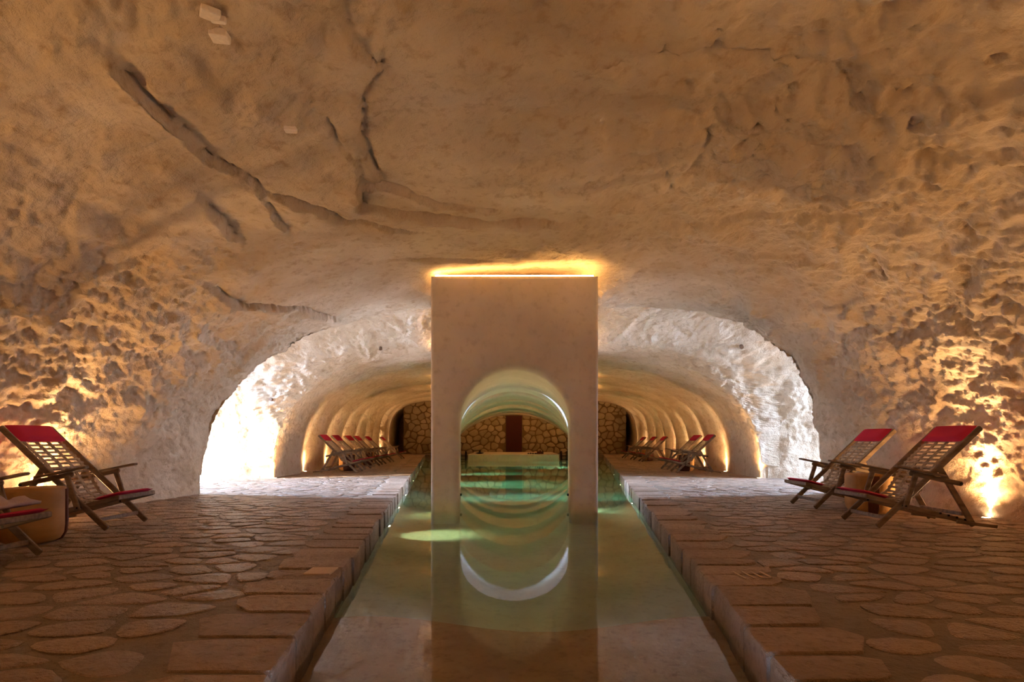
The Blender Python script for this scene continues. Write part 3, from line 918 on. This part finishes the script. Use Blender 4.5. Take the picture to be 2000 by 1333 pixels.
def make_chair():
    root = empty('deck_chair')
    W = M['wood']
    h = CW / 2
    A0 = Vector((0, 0, .85)); A1 = Vector((.887, 0, .0))           # back rail runs on down as the front leg
    aax = (A1 - A0).normalized(); an = Vector((-aax.z, 0, aax.x)) * 1
    if an.z < 0: an = -an
    for s_ in (-1, 1):
        yv = Vector((0, s_ * h, 0))
        b = MB(); b.beam(A0 + yv, A1 + yv + Vector((-.012, 0, .012)), .024, .048, .006); b.build('back_rail', W, root)
        B0 = Vector((.955, 0, .268)); B1 = Vector((.03, 0, .03))
        b = MB(); b.beam(B0 + yv * .89, B1 + yv * .89, .022, .042, .006); b.build('seat_rail', W, root)
        # ground runner behind
        b = MB(); b.beam(Vector((.22, s_ * (h + .022), .055)), Vector((-.12, s_ * (h + .022), .014)), .018, .028, .004); b.build('ground_runner', W, root)
        # rear leg
        b = MB(); b.beam(Vector((.345, s_ * (h + .0), .50)), Vector((.06, s_ * (h + .0), .018)), .020, .050, .006); b.build('rear_leg', W, root)
        # arm post
        b = MB(); b.beam(Vector((.575, s_ * (h + .036), .45)), Vector((.665, s_ * (h + .036), .165)), .022, .045, .006); b.build('arm_post', W, root)
        # arm: flat board over a pinned bearer
        b = MB(); b.beam(Vector((.75, s_ * (h + .05), .525)), Vector((.33, s_ * (h + .05), .440)), .062, .020, .008)
        arm = b.build('armrest', W, root)
        b = MB(); b.beam(Vector((.62, s_ * (h + .022), .468)), Vector((.17, s_ * (h + .022), .372)), .020, .040, .010)
        b.build('arm_bearer', W, arm)
        b = MB(); b.tube([(.19, s_ * (h + .008), .377), (.19, s_ * (h + .040), .377)], .011, 8); b.build('peg', M['metal'], arm)
        b = MB(); b.tube([(.665, s_ * (h - .04), .19), (.665, s_ * (h + .052), .19)], .009, 8); b.build('peg', M['metal'], root)
        # notches of the seat rail
        b = MB()
        for q_ in range(4): b.tube([(.12 + q_ * .07, s_ * (h - .055), .068 + q_ * .018), (.12 + q_ * .07, s_ * (h - .01), .068 + q_ * .018)], .010, 6)
        b.build('notch_pegs', M['metal'], root)['kind'] = 'stuff'
    # cross bars
    for (u_, z_) in ((.80, .085), (.15, .12)):
        b = MB(); b.beam((u_, -h, z_), (u_, h, z_), .022, .032, .004); b.build('crossbar', W, root)
    b = MB(); b.beam((.345, -h, .50), (.345, h, .50), .028, .028, .006); b.build('crossbar', W, root)
    b = MB(); b.beam((.950, -h + .01, .268), (.950, h - .01, .268), .030, .036, .006); b.build('front_board', W, root)
    # lattice: path of the slung seat and back
    P_ = [Vector((.115, 0, .745)), Vector((.335, 0, .535)), Vector((.42, 0, .40)), Vector((.50, 0, .275)), Vector((.60, 0, .225)), Vector((.76, 0, .235)), Vector((.91, 0, .272))]
    cum_ = [0]
    for a, b_ in zip(P_[:-1], P_[1:]): cum_.append(cum_[-1] + (b_ - a).length)
    def at_(s):
        s = max(0, min(cum_[-1], s))
        for k in range(len(P_) - 1):
            if s <= cum_[k + 1] or k == len(P_) - 2:
                t_ = (s - cum_[k]) / (cum_[k + 1] - cum_[k]); return P_[k].lerp(P_[k + 1], t_), (P_[k + 1] - P_[k]).normalized()
    hw = h - .035
    n_s = 23
    for k in range(n_s):
        s = cum_[-1] * (k + .5) / n_s
        p_, dct = at_(s)
        b = MB()
        nrm = Vector((-dct.z, 0, dct.x))
        b.beam(p_ - Vector((0, hw, 0)), p_ + Vector((0, hw, 0)), .020, .012, .003, up=nrm)
        b.build('slat', M['slat'], root)
    nc = 4
    for c_ in range(nc):
        b = MB()
        yv = -hw * .86 + 2 * hw * .86 * c_ / (nc - 1)
        for k in range(n_s - 1):
            p0, _ = at_(cum_[-1] * (k + .5) / n_s); p1, _ = at_(cum_[-1] * (k + 1.5) / n_s)
            b.beam(p0 + Vector((0, yv, 0)), p1 + Vector((0, yv, 0)), .034, .010, .002)
        b.build('spacer_row', M['slat'], root)
    # red head cushion between the rails and pad at the front of the seat
    b = MB(); up = Vector((aax.z * -1, 0, aax.x)); 
    if up.x < 0: up = -up
    c_ = A0 + aax * .095 + up * .022
    rounded_slab(c_.x, 0, c_.z, .20, CW - .02, .055, b, aax, up)
    o = b.build('head_cushion', M['red'], root, True); tag(o, 'bright red head cushion')
    bx = (B1 - B0).normalized(); upb = Vector((-bx.z, 0, bx.x))
    if upb.z < 0: upb = -upb
    c_ = B0 + bx * .10 + upb * .036
    b = MB(); rounded_slab(c_.x, 0, c_.z, .22, CW - .02, .030, b, bx, upb)
    o = b.build('seat_cushion', M['red'], root, True); tag(o, 'flat red pad at the front of the seat')
    return root
proto = make_chair()
# (X of the head end, Y of the middle, side, turn, label)
chairs = [
    (3.95, 5.06, 1, 0, 'nearest wooden deck chair on the right side, red cushions, side-on by the glowing wall lamp', 'deck chairs on the right'),
    (4.12, 6.40, 1, 1, 'second wooden deck chair on the right, just behind the nearest one and a log stool', 'deck chairs on the right'),
    (4.55, 13.05, 1, -2, 'right-hand deck chair of the middle pair on the right, beside the passage corner', 'deck chairs on the right'),
    (4.66, 14.35, 1, 2, 'left-hand deck chair of the middle pair on the right, behind a dark log stool', 'deck chairs on the right'),
    (5.22, 19.5, 1, 0, 'front deck chair of the far cluster on the right side', 'deck chairs on the right'),
    (5.30, 21.3, 1, 2, 'middle deck chair of the far cluster on the right side', 'deck chairs on the right'),
    (5.35, 23.2, 1, 0, 'last deck chair on the right, nearest the stone wall', 'deck chairs on the right'),
    (-3.93, 3.42, -1, 0, 'deck chair cut by the left edge of the picture, towel on its red seat pad', 'deck chairs on the left'),
    (-4.22, 4.93, -1, 0, 'near wooden deck chair on the left, lattice back lit from behind by the wall glow', 'deck chairs on the left'),
    (-4.44, 13.2, -1, 0, 'nearest deck chair of the far row on the left', 'deck chairs on the left'),
    (-4.57, 14.5, -1, 0, 'second deck chair of the far row on the left', 'deck chairs on the left'),
    (-4.72, 16.1, -1, -2, 'third deck chair of the far row on the left', 'deck chairs on the left'),
    (-4.78, 17.2, -1, 1, 'fourth deck chair of the far row on the left', 'deck chairs on the left'),
    (-4.90, 18.9, -1, 0, 'fifth deck chair of the far row on the left', 'deck chairs on the left'),
    (-5.20, 22.3, -1, 2, 'last deck chair on the left, nearest the stone wall', 'deck chairs on the left'),
]
for k, (X, yc, s_, tr, lb, gr) in enumerate(chairs):
    c = proto if k == 0 else copy_tree(proto)
    c.location = (X, yc, .006)
    c.rotation_euler = (0, 0, (PI if s_ > 0 else 0) + R(tr))
    tag(c, lb, 'chair', gr)

# log stools used as side tables
def log_stool(X, yc, rad, hgt, label, seed, rz=0, span=1.5):
    r_ = random.Random(seed)
    ph_ = r_.uniform(0, 6)
    root = empty('log_stool', (X, yc, .004), rz)
    wob = lambda a, z_: 1 + .035 * math.sin(2 * a + ph_) + .02 * math.sin(5 * a + ph_ * 2)
    b = MB(); b.lathe((0, 0, 0), [(rad * .68, .0), (rad * .86, .02), (rad * .97, .06), (rad, .12), (rad, hgt - .02), (rad * .97, hgt)], 36, wob)
    b.build('trunk', M['log'], root, True)
    # bark left on one side and under the foot
    b = MB(); vs = []; fs = []
    na = 14; prof = [(rad * .70, .0), (rad * .90, .012), (rad * 1.02, .06), (rad * 1.05, .14), (rad * 1.045, hgt * .6), (rad * 1.04, hgt - .015)]
    for (rr, z_) in prof:
        for i in range(na + 1):
            a = -span / 2 + span * i / na
            for q_ in (0, -.018):
                k = wob(a, z_)
                vs.append(((rr + q_) * k * math.cos(a), (rr + q_) * k * math.sin(a), z_))
    m_ = (na + 1) * 2
    for j in range(len(prof) - 1):
        for i in range(na):
            a = j * m_ + i * 2; b2 = a + m_
            fs += [(a, a + 2, b2 + 2, b2), (a + 1, b2 + 1, b2 + 3, a + 3)]
        fs += [(j * m_, j * m_ + m_, j * m_ + m_ + 1, j * m_ + 1), (j * m_ + 2 * na, j * m_ + 2 * na + 1, (j + 1) * m_ + 2 * na + 1, (j + 1) * m_ + 2 * na)]
    e_ = (len(prof) - 1) * m_
    for i in range(na): fs += [(e_ + i * 2, e_ + i * 2 + 2, e_ + i * 2 + 3, e_ + i * 2 + 1)]
    o = link('bark', mesh('bark', vs, fs, True), M['bark'], root); tag(o, 'dark red-brown bark')
    tag(root, label, 'stool', 'log stools between the deck chairs')
log_stool(-3.53, 4.17, .205, .395, 'golden log stool with dark bark edge, beside the two left chairs at the picture edge', 1, rz=R(68))
log_stool(3.66, 5.85, .215, .40, 'pale log stool with a dark split, between the two near chairs on the right', 2, rz=R(-112), span=.45)
log_stool(4.15, 13.70, .20, .40, 'log stool between the middle pair of chairs on the right', 3, rz=R(-120))
log_stool(-4.05, 13.85, .20, .40, 'log stool behind the first chair of the far left row', 4, rz=R(-60))
log_stool(-4.3, 16.65, .20, .40, 'log stool further down the left row of chairs', 5, rz=R(-60))
log_stool(4.8, 20.4, .20, .40, 'log stool within the far right cluster of chairs', 6, rz=R(-60))

# towel on the left-most chair
vs = []; fs = []
nu, nv = 22, 14
for i in range(nu):
    for j in range(nv):
        u_ = i / (nu - 1); v_ = j / (nv - 1)
        X = -3.47 + .46 * u_ + .02 * math.sin(v_ * 9)
        Yv = 3.30 + .30 * v_ + .02 * math.sin(u_ * 7)
        edge = min(1, 5 * min(u_, 1 - u_, v_, 1 - v_))
        Z = .262 + .085 * u_ + .045 * edge * (1 + .6 * math.sin(u_ * 11 + v_ * 5) * math.sin(v_ * 8 + 1)) + .012 * math.sin(u_ * 23 + v_ * 17) * edge
        vs.append((X, Yv, Z))
for i in range(nu - 1):
    for j in range(nv - 1):
        a = i * nv + j; fs.append((a, a + 1, a + nv + 1, a + nv))
tw = link('towel', mesh('towel', vs, fs, True), M['towel'])
md = tw.modifiers.new('solid', 'SOLIDIFY'); md.thickness = .016; md.offset = -1
tag(tw, 'rumpled pale lilac towel lying on the left-most chair', 'towel')

# ------------------------------------------------------------------ small fixed details
def ceil_hit(px, py):
    """point of the cave surface seen at a pixel (grid search)"""
    with np.errstate(divide='ignore', invalid='ignore'):
        sx = 1003 + Pd[..., 0] / Pd[..., 1] * F; sy = 860 - (Pd[..., 2] - EYE) / Pd[..., 1] * F
    e = (sx - px) ** 2 + (sy - py) ** 2; e[Pd[..., 1] < 1] = 1e9
    e = e + Pd[..., 1] * .5
    i, j = np.unravel_index(np.argmin(e), e.shape)
    return Vector(Pd[i, j]), Vector(Vn[i, j])
def stuck_block(px, py, lx, ly, lz, name, label, rz, cat='plaster', mat='tab', grp=None):
    p_, n_ = ceil_hit(px, py)
    if n_.dot(Vector((0, 0, 1)) - p_ * .2) > 0 and p_.z > 2: n_ = -n_ if n_.z > 0 else n_
    b = MB(); b.beam((0, 0, -lz / 2), (0, 0, lz / 2), lx, ly, .004, up=(0, 1, 0))
    o = b.build(name, M[mat]); o.location = p_ + n_ * lz * .30
    o.rotation_euler = (0, 0, rz)
    tag(o, label, cat, grp)
    return o
stuck_block(412, 22, .085, .07, .03, 'plaster_chip', 'slanted pale chip of plaster on the roof, topmost of the row of three', R(35), grp='pale chips on the roof')
stuck_block(428, 40, .07, .025, .03, 'plaster_chip', 'thin pale chip of plaster, middle of the row of three on the roof', R(10), grp='pale chips on the roof')
stuck_block(429, 68, .085, .07, .04, 'plaster_chip', 'blocky pale chip of plaster, lowest of the row of three on the roof', R(8), grp='pale chips on the roof')
stuck_block(567, 251, .075, .045, .03, 'plaster_chip', 'single small pale chip of plaster in the middle left of the roof', R(6), grp='pale chips on the roof')
def fitting(px, py, r0, label):
    p_, n_ = ceil_hit(px, py)
    n_ = n_ if n_.dot(Vector((0, 9, 1.2)) - p_) > 0 else -n_
    b = MB(); b.tube([p_ - n_ * .02, p_ + n_ * .05], r0, 14)
    o = b.build('wall_fitting', M['brass'])
    tag(o, label, 'fitting')
fitting(1446, 676, .035, 'small round brown fitting high on the right passage vault')
fitting(744, 679, .030, 'small round brown fitting left of the front arch on the far vault')
fitting(531, 782, .030, 'small dark round fitting on the bright left passage wall')
# pale inlays set in the coping
p0 = MB(); p0.beam((-1.07 - .02, 3.14, .006), (-1.07 - .02, 3.30, .006), .15, .012, .002)
tag(p0.build('inlay_plate', M['inlay']), 'pale rectangular stone plate set in the left pool coping', 'plate')
mk = empty('depth_mark', (1.24, 3.12, .006)); tag(mk, 'faint pale carved strokes on the right pool coping', 'marking')
for k in range(4):
    b = MB(); b.beam((.05 * k, -.085 + .012 * k, .003), (.05 * k - .005, .085, .003), .010 if k < 3 else .016, .004, .001); b.build('stroke', M['inlay'], mk)
b = MB(); b.beam((.10, -.06, .003), (.15, -.06, .003), .010, .004, .001); b.build('stroke', M['inlay'], mk)
# things on the ledge at the end of the pool
LZ = .131
def bowl():
    b = MB(); b.lathe((-1.50, 25.2, LZ), [(.06, 0), (.10, .01), (.19, .045), (.20, .055), (.16, .06), (.05, .075), (.03, .12), (.035, .15)], 18)
    o = b.build('lidded_bowl', M['metal'], None, True); tag(o, 'flat dark lidded bowl on the ledge, left of the red door', 'bowl')
bowl()
js = [(.66, .05, .05), (.76, .04, .06), (.86, .05, .05), (.98, .06, .05), (1.08, .05, .13), (1.18, .055, .17), (1.28, .05, .15)]
jl_ = ['first small dark jar right of the red door', 'second small dark jar right of the red door', 'third small dark jar right of the red door', 'wider low dark jar in the row on the ledge',
       'leftmost of the three taller dark bottles on the ledge', 'middle and tallest dark bottle on the ledge', 'right-hand dark bottle at the end of the row']
for (xj, rj, hj), lbj in zip(js, jl_):
    b = MB(); b.lathe((xj, 25.15, LZ), [(rj * .9, 0), (rj, .01), (rj, hj * .65), (rj * .5, hj * .8), (rj * .4, hj)], 14)
    tag(b.build('jar' if hj < .1 else 'bottle', M['metal' if hj < .1 else 'bark'], None, True), lbj, 'jar' if hj < .1 else 'bottle', 'dark vessels on the end ledge')
for s_, nm in ((-1, 'left'), (1, 'right')):
    b = MB()
    x0 = s_ * 2.12
    b.tube([(x0, 25.0, -.35), (x0, 25.0, .18), (x0, 25.06, .24), (x0, 25.5, .26), (x0, 25.56, .2), (x0, 25.56, -.35)], .02, 8)
    b.tube([(x0 + s_ * .25, 25.0, -.35), (x0 + s_ * .25, 25.0, .18), (x0 + s_ * .25, 25.06, .24), (x0 + s_ * .25, 25.5, .26), (x0 + s_ * .25, 25.56, .2), (x0 + s_ * .25, 25.56, -.35)], .02, 8)
    for zz_ in (-.3, -.1, .05): b.tube([(x0, 25.0, zz_), (x0 + s_ * .25, 25.0, zz_)], .014, 6)
    tag(b.build('pool_ladder', M['metal']), 'small dark pool ladder at the %s end of the far ledge' % nm, 'ladder')
